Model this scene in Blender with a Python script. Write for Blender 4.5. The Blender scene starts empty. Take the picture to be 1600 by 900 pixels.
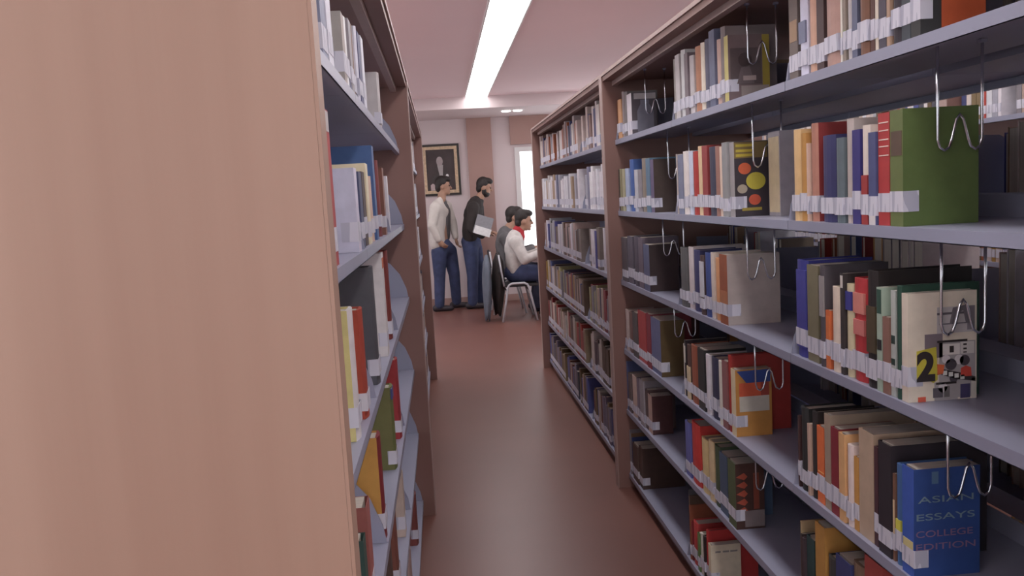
import bpy, bmesh, math, random
from mathutils import Vector, Matrix
random.seed(7)
S = bpy.context.scene
COL = S.collection

# ------------------------------------------------------------------ camera
F = 1317.6; H = 1.457
R0 = Vector((0.99477813, -0.08540105, -0.05588499))    # camera right
R1 = Vector((-0.06458427, -0.10275203, -0.99260813))   # camera down
R2 = Vector((0.07902748, 0.99103415, -0.10773104))     # camera forward
cam = bpy.data.objects.new('camera', bpy.data.cameras.new('camera'))
COL.objects.link(cam)
M = Matrix((( R0.x, -R1.x, -R2.x, 0), (R0.y, -R1.y, -R2.y, 0), (R0.z, -R1.z, -R2.z, H), (0, 0, 0, 1)))
cam.matrix_world = M
cam.data.sensor_width = 36; cam.data.lens = F / 1600 * 36
cam.data.clip_start = .02
S.camera = cam

# ------------------------------------------------------------------ world, exposure
w = bpy.data.worlds.new('overcast_sky'); S.world = w; w.use_nodes = True
w.node_tree.nodes['Background'].inputs[0].default_value = (.92, .95, 1, 1)
w.node_tree.nodes['Background'].inputs[1].default_value = 2.9
S.view_settings.view_transform = 'Standard'; S.view_settings.look = 'None'
S.view_settings.gamma = 1; S.view_settings.use_curve_mapping = False
S.view_settings.exposure = 0.06
STRIP_POWER = 7.0

# ------------------------------------------------------------------ pixel helpers
def ray(x, y): return R0 * ((x - 800) / F) + R1 * ((y - 450) / F) + R2
def pw(x, y, Y):                      # world point on the vertical plane at distance Y
    d = ray(x, y); d = d * (Y / d.y); return Vector((d.x, d.y, d.z + H))
def y_on(x, X, z):                    # Y on the line (X, ., z) that shows at column x
    k = (x - 800) / F; a = R0 - R2 * k
    return -(a.x * X + a.z * (z - H)) / a.y
def z_on(y, X, Y):                    # height over (X, Y) that shows at row y
    k = (y - 450) / F; a = R1 - R2 * k
    return H - (a.x * X + a.y * Y) / a.z
def x_on(x, Y, z):
    k = (x - 800) / F; a = R0 - R2 * k
    return -(a.y * Y + a.z * (z - H)) / a.x

# ------------------------------------------------------------------ materials
def lin(c): return tuple(((v / 255) / 12.92 if v / 255 <= .04045 else ((v / 255 + .055) / 1.055) ** 2.4) for v in c)
MATS = {}
def mat(name, rgb, rough=.5, metal=0, noise=0, scale=8, stretch=(1, 1, 1), emit=0, spec=.5, bump=0, rgb2=None):
    if name in MATS: return MATS[name]
    m = bpy.data.materials.new(name); m.use_nodes = True; MATS[name] = m
    nt = m.node_tree; b = nt.nodes['Principled BSDF']
    b.inputs['Base Color'].default_value = (*rgb, 1); b.inputs['Roughness'].default_value = rough
    b.inputs['Metallic'].default_value = metal; b.inputs['Specular IOR Level'].default_value = spec
    if emit:
        b.inputs['Emission Color'].default_value = (*rgb, 1); b.inputs['Emission Strength'].default_value = emit
    if noise or rgb2:
        tc = nt.nodes.new('ShaderNodeTexCoord'); mp = nt.nodes.new('ShaderNodeMapping')
        mp.inputs['Scale'].default_value = stretch
        n = nt.nodes.new('ShaderNodeTexNoise'); n.inputs['Scale'].default_value = scale; n.inputs['Detail'].default_value = 4
        mx = nt.nodes.new('ShaderNodeMix'); mx.data_type = 'RGBA'
        lo = tuple(v * (1 - noise) for v in rgb); hi = tuple(min(1, v * (1 + noise)) for v in rgb)
        if rgb2: lo, hi = rgb, rgb2
        mx.inputs[6].default_value = (*lo, 1); mx.inputs[7].default_value = (*hi, 1)
        nt.links.new(tc.outputs['Object'], mp.inputs[0]); nt.links.new(mp.outputs[0], n.inputs['Vector'])
        rm = nt.nodes.new('ShaderNodeMapRange'); rm.inputs[1].default_value = .3; rm.inputs[2].default_value = .7
        nt.links.new(n.outputs['Fac'], rm.inputs[0]); nt.links.new(rm.outputs[0], mx.inputs[0])
        nt.links.new(mx.outputs[2], b.inputs['Base Color'])
        if bump:
            bp = nt.nodes.new('ShaderNodeBump'); bp.inputs['Strength'].default_value = bump; bp.inputs['Distance'].default_value = .003
            nt.links.new(n.outputs['Fac'], bp.inputs['Height']); nt.links.new(bp.outputs[0], b.inputs['Normal'])
    return m
GAIN = 1.3
def desat(c, k=.12): g = sum(c) / 3; return tuple(v + (g - v) * k for v in c)  # greys the cover colours a little; haze put into the paint
def paint(c, rough=.5):
    c = tuple(int(round(v / 6) * 6) for v in c)
    k = 'cover_%d_%d_%d' % c
    return mat(k, desat(tuple(min(.86, v * GAIN) for v in lin(c))), rough, noise=.08, scale=30, spec=.35)

def wood(name, a, b, bandscale, rough=.45):
    m = bpy.data.materials.new(name); m.use_nodes = True; MATS[name] = m
    nt = m.node_tree; bs = nt.nodes['Principled BSDF']; L = nt.links
    tc = nt.nodes.new('ShaderNodeTexCoord')
    m1 = nt.nodes.new('ShaderNodeMapping'); m1.inputs['Scale'].default_value = (bandscale, bandscale, .3); m1.inputs['Rotation'].default_value = (0, .02, 0); 
    n1 = nt.nodes.new('ShaderNodeTexNoise'); n1.inputs['Scale'].default_value = 1; n1.inputs['Detail'].default_value = 2
    m2 = nt.nodes.new('ShaderNodeMapping'); m2.inputs['Scale'].default_value = (160, 160, 4)
    n2 = nt.nodes.new('ShaderNodeTexNoise'); n2.inputs['Scale'].default_value = 1; n2.inputs['Detail'].default_value = 5
    L.new(tc.outputs['Object'], m1.inputs[0]); L.new(m1.outputs[0], n1.inputs['Vector'])
    L.new(tc.outputs['Object'], m2.inputs[0]); L.new(m2.outputs[0], n2.inputs['Vector'])
    r1 = nt.nodes.new('ShaderNodeMapRange'); r1.inputs[1].default_value = .3; r1.inputs[2].default_value = .7
    L.new(n1.outputs['Fac'], r1.inputs[0])
    ad = nt.nodes.new('ShaderNodeMath'); ad.operation = 'MULTIPLY_ADD'; ad.inputs[1].default_value = .12
    L.new(n2.outputs['Fac'], ad.inputs[0]); 
    ml = nt.nodes.new('ShaderNodeMath'); ml.operation = 'MULTIPLY'; ml.inputs[1].default_value = .75
    L.new(r1.outputs[0], ml.inputs[0]); L.new(ml.outputs[0], ad.inputs[2])
    mx = nt.nodes.new('ShaderNodeMix'); mx.data_type = 'RGBA'
    mx.inputs[6].default_value = (*a, 1); mx.inputs[7].default_value = (*b, 1)
    L.new(ad.outputs[0], mx.inputs[0]); L.new(mx.outputs[2], bs.inputs['Base Color'])
    bs.inputs['Roughness'].default_value = rough; bs.inputs['Specular IOR Level'].default_value = .35
    return m

WOOD = wood('pale_beech_veneer', (.31, .188, .14), (.42, .28, .215), 8)
BROWN = wood('brown_laminate', (.25, .14, .118), (.30, .17, .145), 5)
EDGE = mat('edge_band', (.42, .30, .27), .45, noise=.06, scale=20)
METAL = mat('grey_enamel_steel', (.31, .318, .415), .38, noise=.05, scale=3, spec=.5)
WIRE = mat('chrome_wire', (.75, .76, .8), .22, metal=1)
PAGES = mat('paper_pages', (.50, .45, .39), .9, noise=.15, scale=3, stretch=(1, 300, 1))
CEIL = mat('mauve_ceiling_paint', (.85, .675, .695), .8, noise=.03, scale=.6)
WALLP = mat('pinkish_wall_paint', (.72, .62, .625), .8, noise=.03, scale=1)
PILA = mat('brown_pink_paint', (.44, .28, .245), .7, noise=.05, scale=1.5)
WHITE = mat('white_enamel', (.8, .79, .78), .4)
BLACK = mat('black_frame', (.02, .016, .014), .4)
GOLD = mat('gilt_frame', (.62, .46, .30), .4, noise=.2, scale=30)
LIGHT = mat('lit_diffuser', (1, .97, .98), .5, emit=STRIP_POWER)
SPOT = mat('lit_downlight', (1, .95, .9), .5, emit=8)
SKIN = mat('skin', (.42, .245, .17), .55, noise=.08, scale=20)
HAIR = mat('dark_hair', (.018, .013, .012), .55, noise=.4, scale=60)

def label_mat():
    m = bpy.data.materials.new('printed_paper_label'); m.use_nodes = True
    nt = m.node_tree; b = nt.nodes['Principled BSDF']; L = nt.links
    tc = nt.nodes.new('ShaderNodeTexCoord'); sp = nt.nodes.new('ShaderNodeSeparateXYZ'); L.new(tc.outputs['Object'], sp.inputs[0])
    n = nt.nodes.new('ShaderNodeTexNoise'); mp = nt.nodes.new('ShaderNodeMapping'); mp.inputs['Scale'].default_value = (60, 110, 8)
    n.inputs['Scale'].default_value = 1; n.inputs['Detail'].default_value = 0
    L.new(tc.outputs['Object'], mp.inputs[0]); L.new(mp.outputs[0], n.inputs['Vector'])
    g = nt.nodes.new('ShaderNodeMath'); g.operation = 'GREATER_THAN'; g.inputs[1].default_value = .60; L.new(n.outputs['Fac'], g.inputs[0])
    mx = nt.nodes.new('ShaderNodeMix'); mx.data_type = 'RGBA'
    mx.inputs[6].default_value = (.66, .65, .73, 1); mx.inputs[7].default_value = (.46, .46, .55, 1)
    L.new(g.outputs[0], mx.inputs[0]); L.new(mx.outputs[2], b.inputs['Base Color']); b.inputs['Roughness'].default_value = .6
    return m
LABEL = label_mat()

def floor_mat():
    m = mat('reddish_brown_floor', (.185, .083, .066), .36, noise=.10, scale=1.2, spec=.5, bump=.02)
    return m
FLOORM = floor_mat()

# ------------------------------------------------------------------ mesh helpers
def link(name, me, m=None, parent=None, **props):
    o = bpy.data.objects.new(name, me); COL.objects.link(o)
    if m is not None:
        for k in (m if isinstance(m, (list, tuple)) else [m]): me.materials.append(k)
    if parent: o.parent = parent
    for k, v in props.items(): o[k] = v
    return o
def boxes(name, bl, m, parent=None, bevel=0, **props):
    bm = bmesh.new()
    for b in bl:
        x0, x1, y0, y1, z0, z1 = b[:6]
        vs = [bm.verts.new((x, y, z)) for x in (x0, x1) for y in (y0, y1) for z in (z0, z1)]
        for f in ((0, 1, 3, 2), (4, 6, 7, 5), (0, 4, 5, 1), (2, 3, 7, 6), (0, 2, 6, 4), (1, 5, 7, 3)):
            fc = bm.faces.new([vs[i] for i in f])
            if len(b) > 6: fc.material_index = b[6]
    bmesh.ops.recalc_face_normals(bm, faces=bm.faces)
    if bevel: bmesh.ops.bevel(bm, geom=bm.edges[:], offset=bevel, segments=2, affect='EDGES')
    me = bpy.data.meshes.new(name); bm.to_mesh(me); bm.free()
    return link(name, me, m, parent, **props)
def prism(name, pts, axis, a0, a1, m, parent=None, **props):
    """polygon pts extruded along an axis from a0 to a1"""
    bm = bmesh.new()
    def v(p, a): return {'x': (a, p[0], p[1]), 'y': (p[0], a, p[1]), 'z': (p[0], p[1], a)}[axis]
    A = [bm.verts.new(v(p, a0)) for p in pts]; B = [bm.verts.new(v(p, a1)) for p in pts]
    bm.faces.new(A); bm.faces.new(B[::-1]); n = len(pts)
    for i in range(n): bm.faces.new((A[i], B[i], B[(i + 1) % n], A[(i + 1) % n]))
    bmesh.ops.recalc_face_normals(bm, faces=bm.faces)
    me = bpy.data.meshes.new(name); bm.to_mesh(me); bm.free()
    return link(name, me, m, parent, **props)
def tube_into(bm, pts, r, seg=8):
    pts = [Vector(p) for p in pts]; rings = []
    prev = None
    for i, p in enumerate(pts):
        t = (pts[min(i + 1, len(pts) - 1)] - pts[max(i - 1, 0)]).normalized()
        if prev is None:
            u = t.cross(Vector((0, 0, 1)))
            if u.length < .05: u = t.cross(Vector((0, 1, 0)))
        else: u = prev - t * prev.dot(t)
        u.normalize(); prev = u; v = t.cross(u)
        rr = r[i] if isinstance(r, (list, tuple)) else r
        rings.append([bm.verts.new(p + (u * math.cos(a) + v * math.sin(a)) * rr) for a in [2 * math.pi * k / seg for k in range(seg)]])
    for a, b in zip(rings, rings[1:]):
        for k in range(seg): bm.faces.new((a[k], a[(k + 1) % seg], b[(k + 1) % seg], b[k])).smooth = True
    bm.faces.new(rings[0][::-1]); bm.faces.new(rings[-1])
def tube(name, pts, r, m, parent=None, seg=8, **props):
    bm = bmesh.new(); tube_into(bm, pts, r, seg); bmesh.ops.recalc_face_normals(bm, faces=bm.faces)
    me = bpy.data.meshes.new(name); bm.to_mesh(me); bm.free()
    return link(name, me, m, parent, **props)
def empty(name, loc, label, cat, group=None, kind=None):
    o = bpy.data.objects.new(name, None); COL.objects.link(o); o.location = loc; o.empty_display_size = .1
    o['label'] = label; o['category'] = cat
    if group: o['group'] = group
    if kind: o['kind'] = kind
    return o

# ------------------------------------------------------------------ the room
XL, XR, YB, YF, ZC = -3.2, 5.0, -3.0, 11.8, 2.70
YS, ZS = 10.5, 2.555            # lowered soffit in front of the far wall
boxes('floor', [(XL, XR, YB, YF + .2, -.1, 0)], FLOORM, kind='structure')
boxes('ceiling', [(XL, XR, YB, YS, ZC, ZC + .1)], CEIL, kind='structure')
boxes('trim_1', [(XL, XR, YS, YF + .2, ZS, ZC + .1)], WALLP, kind='structure')
ADDED_WIN = [(-2.2, .8), (2.2, 5.2), (6.6, 11.0)]        # unseen windows added for daylight along both side walls and behind the viewer
def side_wall(name, x0, x1, spans):
    bl = [(x0, x1, YB, YF + .2, 0, .9), (x0, x1, YB, YF + .2, 2.35, ZC)]; y = YB
    for a, b in spans: bl.append((x0, x1, y, a, .9, 2.35)); y = b
    bl.append((x0, x1, y, YF + .2, .9, 2.35)); boxes(name, bl, WALLP, kind='structure')
side_wall('wall_left', XL - .1, XL, ADDED_WIN); side_wall('wall_right', XR, XR + .1, ADDED_WIN)
boxes('wall_back', [(XL, XR, YB - .1, YB, 0, .9), (XL, XR, YB - .1, YB, 2.35, ZC), (XL, -2.6, YB - .1, YB, .9, 2.35), (.4, 1.4, YB - .1, YB, .9, 2.35), (4.4, XR, YB - .1, YB, .9, 2.35)], WALLP, kind='structure')
WX0, WX1, WZ0, WZ1 = 1.08, 4.2, .62, 2.13  # opening enlarged out of view to let in more daylight
boxes('wall_far', [(XL, WX0, YF, YF + .15, 0, ZS), (WX1, XR, YF, YF + .15, 0, ZS), (WX0, WX1, YF, YF + .15, 0, WZ0), (WX0, WX1, YF, YF + .15, WZ1, ZS)], WALLP, kind='structure')
boxes('trim_2', [(.43, .77, YF - .05, YF, 0, ZS)], PILA, kind='structure')
boxes('trim_3', [(1.03, 4.3, YF - .05, YF, WZ1 + .04, ZS)], PILA, kind='structure')
boxes('baseboard_far', [(XL, .43, YF - .015, YF, 0, .09), (.77, XR, YF - .015, YF, 0, .09)], PILA, kind='structure')
GLASS = bpy.data.materials.new('window_glass'); GLASS.use_nodes = True
_n = GLASS.node_tree; _t = _n.nodes.new('ShaderNodeBsdfTransparent'); _g = _n.nodes.new('ShaderNodeBsdfGlossy'); _g.inputs[1].default_value = .02
_m = _n.nodes.new('ShaderNodeMixShader'); _m.inputs[0].default_value = .06
_n.links.new(_t.outputs[0], _m.inputs[1]); _n.links.new(_g.outputs[0], _m.inputs[2]); _n.links.new(_m.outputs[0], _n.nodes['Material Output'].inputs[0])
win = boxes('window_1', [(WX0, WX0 + .07, YF - .03, YF + .1, WZ0, WZ1), (WX1 - .07, WX1, YF - .03, YF + .1, WZ0, WZ1),
    (WX0 + .07, WX1 - .07, YF - .03, YF + .1, WZ0, WZ0 + .06), (WX0 + .07, WX1 - .07, YF - .03, YF + .1, WZ1 - .06, WZ1), (2.12, 2.18, YF - .02, YF + .09, WZ0 + .06, WZ1 - .06), (3.12, 3.18, YF - .02, YF + .09, WZ0 + .06, WZ1 - .06)], WHITE, kind='structure')
for a, b in ((WX0 + .07, 2.12), (2.18, 3.12), (3.18, WX1 - .07)):
    boxes('pane', [(a, b, YF + .03, YF + .036, WZ0 + .06, WZ1 - .06)], GLASS, win)
boxes('window_sill', [(WX0 - .05, WX1 + .05, YF - .14, YF - .005, WZ0 - .035, WZ0)], WHITE, win)

n_win = 2
def added_window(axis, c, a, b):
    """frame, mullion and two panes in an added, unseen opening from a to b along the wall at c"""
    global n_win
    F = lambda u0, u1, d0, d1, z0, z1: (c + d0, c + d1, u0, u1, z0, z1) if axis == 'x' else (u0, u1, c + d0, c + d1, z0, z1)
    m = (a + b) / 2
    w = boxes('window_%d' % n_win, [F(a, a + .06, -.04, .04, .9, 2.35), F(b - .06, b, -.04, .04, .9, 2.35), F(a + .06, b - .06, -.04, .04, .9, .96), F(a + .06, b - .06, -.04, .04, 2.29, 2.35), F(m - .03, m + .03, -.035, .035, .96, 2.29)], WHITE, kind='structure'); n_win += 1
    for p, q in ((a + .06, m - .03), (m + .03, b - .06)): boxes('pane', [F(p, q, -.003, .003, .96, 2.29)], GLASS, w)
for a_, b_ in ADDED_WIN: added_window('x', XL - .05, a_, b_); added_window('x', XR + .05, a_, b_)
added_window('y', YB - .05, -2.6, .4); added_window('y', YB - .05, 1.4, 4.4)  # both windows behind the viewer are added to brighten the room

# ceiling light strips, one above each aisle
def strip(X0, X1, label):
    t = empty('ceiling_light', ((X0 + X1) / 2, 4, ZC), label, 'light', 'long light strips over the aisles')
    y0, y1 = YB + .3 - 4, YS - .02 - 4; hw = (X1 - X0) / 2
    boxes('diffuser', [(-hw, hw, y0, y1, -.01, -.002)], LIGHT, t)
    for s in (-1, 1): boxes('frame', [(s * hw - .006 + s * .0065, s * hw + .006 + s * .0065, y0, y1, -.012, 0)], WHITE, t)
strip(.40, .66, 'long white light strip in the ceiling above the open aisle')
strip(1.86, 2.12, 'white ceiling light strip glimpsed behind the right bookcase')
strip(-1.12, -.86, 'white ceiling light strip behind the left bookcase')
dl = empty('downlight', pw(795, 172, 10.95) * 1, 'small twin recessed downlight near the far wall', 'light')
dl.location = (1.0, 10.95, ZS)
for s in (-1, 1):
    bm = bmesh.new(); bmesh.ops.create_cone(bm, cap_ends=True, segments=20, radius1=.055, radius2=.055, depth=.012)
    me = bpy.data.meshes.new('lamp'); bm.to_mesh(me); bm.free(); o = link('lamp', me, SPOT, dl); o.location = (s * .075, 0, -.008)
boxes('bezel', [(-.15, .15, -.075, .075, -.004, 0)], WHITE, dl)

# ------------------------------------------------------------------ bookcases
ZSH = [1.694, 1.361, 1.031, .696, .397, .075]      # shelf top heights, first to sixth
LIP = .024
SD = .29                                             # shelf depth
def bookcase(name, label, xf, sgn, ys, first_panel=None, near_wood=False):
    """xf: x of the side panels' front edge on the aisle; sgn: +1 depth runs to +x. ys: y of the upright panels."""
    W = .772
    t = empty(name, (xf, ys[0], 0), label, 'bookcase')
    X = lambda d: sgn * d
    def bx(nm, d0, d1, y0, y1, z0, z1, m, parent=t, bev=0):
        a, b = sorted((X(d0), X(d1))); return boxes(nm, [(a, b, y0 - ys[0], y1 - ys[0], z0, z1)], m, parent, bev)
    n = len(ys)
    for i, y in enumerate(ys):
        th = .03 if 0 < i < n - 1 else .02
        pm = WOOD if (i == 0 and near_wood) else BROWN
        p = bx('side_panel', .004, W - .004, y - th, y + th, 0, 2.0, pm)
        bx('edge_band', 0, .0038, y - th, y + th, 0, 2.0, WOOD if pm is WOOD else EDGE, p)
    for a, b, i in zip(ys, ys[1:], range(n)):
        ta = .03 if i > 0 else .02; tb = .03 if i < n - 2 else .02
        bx('top_board', .006, W - .006, a + ta + .001, b - tb - .001, 1.966, 2.0, BROWN)
        bx('top_edge', .0, .005, a + ta + .001, b - tb - .001, 1.988, 2.002, EDGE)
        bx('rail', .05, .075, a + ta + .001, b - tb - .001, 1.945, 1.9655, EDGE)
        bx('kick_plate', .08, .1, a + ta + .001, b - tb - .001, 0, .045, BROWN)
        bx('kick_plate', W - .1, W - .08, a + ta + .001, b - tb - .001, 0, .045, BROWN)
        nm = round((b - a)); mw = (b - a) / nm
        for k in range(nm):
            y0 = a + k * mw + (ta + .001 if k == 0 else .0015); y1 = a + (k + 1) * mw - (tb + .001 if k == nm - 1 else .0015)
            for z in ZSH:
                for side in (0, 1):
                    f0, f1 = (.055, .055 + SD) if side == 0 else (W - .055, W - .055 - SD)
                    s2 = 1 if side == 0 else -1
                    a0, a1 = sorted((X(f0), X(f1))); q = y0 - ys[0], y1 - ys[0]
                    lip = sorted((X(f0), X(f0 + s2 * .0018))); back = sorted((X(f1), X(f1 - s2 * .002)))
                    lip2 = sorted((X(f0), X(f0 + s2 * .015)))
                    sh = boxes('shelf', [(a0, a1, q[0], q[1], z - .002, z), (*lip, q[0], q[1], z - LIP, z - .002), (*lip2, q[0], q[1], z - LIP, z - LIP + .0015),
                                         (*back, q[0], q[1], z, z + .045)], METAL, t)
                    # end plates: low at the front, rising to the back
                    for yy, e in ((q[0], 1), (q[1], -1)):
                        pts = [(X(f0 + s2 * .004), z + .0005), (X(f0 + s2 * .010), z + .04), (X(f0 + s2 * .035), z + .105), (X(f0 + s2 * .075), z + .155), (X(f0 + s2 * .12), z + .18), (X(f1 - s2 * .004), z + .185), (X(f1 - s2 * .004), z + .0005)]
                        prism('bracket', pts, 'y', yy, yy + e * .0016, METAL, sh)
    return t
XRP = .788; XRS = XRP + .055
XLP = -.109; XLS = XLP - .055
bookcase('bookcase', 'long double-sided bookcase running down the right of the aisle', XRP, 1, [1.0, 4.0, 7.0], near_wood=True)
bookcase('bookcase', 'bookcase on the left with a pale wooden end panel', XLP, -1, [.857, 3.857, 6.857], near_wood=True)
bookcase('bookcase', 'further bookcase glimpsed through the gaps of the right bookcase', 2.48, 1, [1.0, 4.0, 7.0])

# ------------------------------------------------------------------ books
NAMES = {'red': (165, 45, 42), 'dark red': (110, 35, 40), 'maroon': (80, 42, 44), 'orange': (215, 100, 40), 'rust brown': (140, 78, 50), 'brown': (100, 72, 60),
    'dark brown': (66, 50, 48), 'tan': (196, 150, 110), 'beige': (165, 145, 125), 'cream': (205, 188, 165), 'ochre': (175, 125, 50), 'yellow': (190, 175, 60), 'olive': (108, 104, 78),
    'green': (75, 92, 50), 'dark green': (45, 72, 62), 'teal': (80, 115, 130), 'navy': (50, 52, 92), 'blue': (55, 80, 145), 'slate blue': (88, 94, 120), 'pale blue': (170, 178, 205),
    'grey': (125, 120, 122), 'dark grey': (84, 80, 86), 'black': (45, 40, 43), 'light grey': (170, 165, 166), 'white': (205, 200, 205), 'pinkish': (172, 135, 122)}
def cname(c): return min(NAMES, key=lambda k: sum((a - b) ** 2 for a, b in zip(NAMES[k], c)))
ORD = 'first second third fourth fifth sixth seventh eighth ninth tenth eleventh twelfth thirteenth fourteenth fifteenth sixteenth seventeenth eighteenth nineteenth twentieth'.split()
ORD += ['twenty-' + o for o in ORD[:9]] + ['thirtieth'] + ['thirty-' + o for o in ORD[:9]]

def cover_mesh(D, t, h, hard, rnd):
    """spine at x=0, boards run to +x; one C-shaped cover"""
    bt = min(.0026 if hard else .0009, t * .25); bm = bmesh.new()
    out = []; bul = min(.006, t * .22) if rnd else 0
    n = 5
    for i in range(n): 
        y = -t / 2 + t * i / (n - 1); u = 1 - (2 * y / t) ** 2
        out.append((-bul * u + bul, y))
    out = [(D, -t / 2)] + out + [(D, t / 2)]
    inn = [(D, -t / 2 + bt)]
    for i in range(n):
        y = (-t / 2 + bt) + (t - 2 * bt) * i / (n - 1); inn.append((bul + bt + .0005, y))
    inn += [(D, t / 2 - bt)]
    o0 = [bm.verts.new((x, y, 0)) for x, y in out]; o1 = [bm.verts.new((x, y, h)) for x, y in out]
    i0 = [bm.verts.new((x, y, 0)) for x, y in inn]; i1 = [bm.verts.new((x, y, h)) for x, y in inn]
    k = len(out)
    for j in range(k - 1):
        f = bm.faces.new((o0[j], o0[j + 1], o1[j + 1], o1[j])); f.material_index = 1 if j in (0, k - 2) else 0
        bm.faces.new((i0[j + 1], i0[j], i1[j], i1[j + 1])).material_index = 1
        bm.faces.new((o1[j], o1[j + 1], i1[j + 1], i1[j])); bm.faces.new((o0[j + 1], o0[j], i0[j], i0[j + 1]))
    for j in (0, k - 1): bm.faces.new((o0[j], o1[j], i1[j], i0[j]))
    bmesh.ops.recalc_face_normals(bm, faces=bm.faces)
    me = bpy.data.meshes.new('book'); bm.to_mesh(me); bm.free(); return me
def book(loc, rotz, t, h, D, c, cov=None, label='', group=None, hard=None, tag=True, lz=None, patch=None, tilt=0, lw=None):
    hard = random.random() < .5 if hard is None else hard
    me = cover_mesh(D, t, h, hard, hard and t > .015)
    o = link('book', me, [paint(c), paint(cov or c)], None, label=label, category='book')
    if group: o['group'] = group
    o.location = loc; o.rotation_euler = (tilt, 0, rotz)
    bt = min(.0026 if hard else .0009, t * .25) + .0004; ins = .004 if hard else .0006
    boxes('pages', [(bt + min(.006, t * .22) + .001, D - ins, -t / 2 + bt, t / 2 - bt, ins, h - ins)], PAGES, o)
    if tag:
        z0 = lz if lz is not None else random.uniform(.016, .03); z1 = z0 + random.uniform(.034, .042); e = .0007; lw = lw or random.uniform(.02, .035)
        pts = [(lw, -t / 2 - e), (-e, -t / 2 - e), (-e, t / 2 + e), (lw, t / 2 + e), (lw, t / 2 + .0001), (.0, t / 2 + .0001), (.0, -t / 2 - .0001), (lw, -t / 2 - .0001)]
        prism('label', pts, 'z', z0, z1, LABEL, o)
    if patch:                    # blocks of another colour on the spine: (z0, z1, colour) as fractions of the height
        for z0, z1, pc in patch: boxes('spine_block', [(-.0006, .004, -t * .42, t * .42, z0 * h, z1 * h)], paint(pc), o)
    return o
def face(b, t, D, h, x0, x1, z0, z1, c, lift=1, name='cover_print', side=-1):
    y = side * t / 2; a, bb = sorted((y, y + side * .0004 * lift))
    return boxes(name, [(x0 * D, x1 * D, a, bb, z0 * h, z1 * h)], paint(c) if isinstance(c, tuple) else c, b)
def poly(b, t, D, h, pts, c, lift=1, name='cover_print', side=-1):
    y = side * t / 2
    return prism(name, [(x * D, z * h) for x, z in pts], 'y', y, y + side * .0004 * lift, paint(c), b)
def disc(b, t, D, h, x, z, r, c, lift=1, sx=1): 
    return poly(b, t, D, h, [(x + r * sx * math.cos(a) / D, z + r * math.sin(a) / h) for a in [k * math.pi / 12 for k in range(24)]], c, lift)
def letters(b, s, t, x, z, size, c, lift=1.5, D=None, width=None, bold=0):
    cu = bpy.data.curves.new('txt', 'FONT'); cu.body = s; cu.size = size; cu.extrude = .0002; cu.offset = bold
    o = bpy.data.objects.new('txt', cu); COL.objects.link(o); bpy.context.view_layer.update()
    me = bpy.data.meshes.new_from_object(o.evaluated_get(bpy.context.evaluated_depsgraph_get())); bpy.data.objects.remove(o)
    xs = [v.co.x for v in me.vertices]; x0, x1 = min(xs), max(xs); k = width / (x1 - x0) if width else 1
    for v in me.vertices: v.co = Vector((x + (v.co.x - x0) * k, -t / 2 - .0004 * lift - v.co.z, z + v.co.y))
    me.materials.clear(); return link('lettering', me, paint(c) if isinstance(c, tuple) else c, b)

SIZE = lambda t, h: 'slim' if t < .014 else ('thick' if t > .038 else ('tall' if h > .25 else ('short' if h < .17 else '')))
SHN = ['top', 'second', 'third', 'fourth', 'fifth', 'bottom']
def mk_label(c, t, h, k, row, where):
    a = SIZE(t, h); return ('%s %s book, %s from left, %s shelf, %s' % (a, cname(c), ORD[k], SHN[row], where)).strip()
def row(side, ri, where, group, data, xs=None, lim=None):
    """data: (x0, x1, ytop, colour[, opts]) in pixels, left to right as seen; returns the built books"""
    z = ZSH[ri]; out = []; zm = z + .10
    last = None
    for k, d in enumerate(data):
        x0, x1, yt, c = d[:4]; o = dict(d[4]) if len(d) > 4 else {}
        jit = o.pop('jit', random.uniform(0, .008))
        if side == 'R':
            X = XRS + .004 + jit; ya, yb = y_on(x0, X, zm), y_on(x1, X, zm)          # far, near
            if last is not None: ya = min(ya, last - .0035)
            if lim: ya = min(ya, lim[0]); yb = max(yb, lim[1])
            if ya - yb < .007: yb = ya - .007
            last = yb
        else:
            X = XLS - .004 - jit; yb, ya = y_on(x0, X, zm), y_on(x1, X, zm)
            if last is not None: yb = max(yb, last + .0035)
            ya = min(max(ya, yb + .007), yb + .065)
            for j in (1.857, 2.857):
                if yb - .006 < j < ya + .006: ya = ya - yb + j + .008; yb = j + .008
            last = ya
        t = ya - yb; yc = (ya + yb) / 2
        h = o.pop('h', None) or z_on(yt, X, yb) - z
        h = max(.13, min(h, (ZSH[ri - 1] - LIP - ZSH[ri] - .008) if ri else .243))
        D = o.pop('D', None); xr = o.pop('xr', None)
        if xr and side == 'R': D = x_on(xr, yb, z + h * .5) - X
        D = max(.09, min(D or h * random.uniform(.66, .76), .26))
        lab = o.pop('label', None) or mk_label(c, t, h, k, ri, where)
        b = book((X, yc, z + .0004), 0 if side == 'R' else math.pi, t, h, D, c, label=lab, group=group, **o)
        out.append((b, t, D, h, (X, yb, ya)))
    return out

GC = 'books in the near section of the right bookcase'; WC = 'nearest section of right bookcase'
GB = 'books in the middle section of the right bookcase'; WB = 'middle section of right bookcase'
GA = 'books in the section by the divider'; WA = 'section beside brown divider'
LC, LB, LA = (1.985, 1.03), (2.985, 2.02), (3.955, 3.02)
K = (45, 40, 43)
feat = {}
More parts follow.
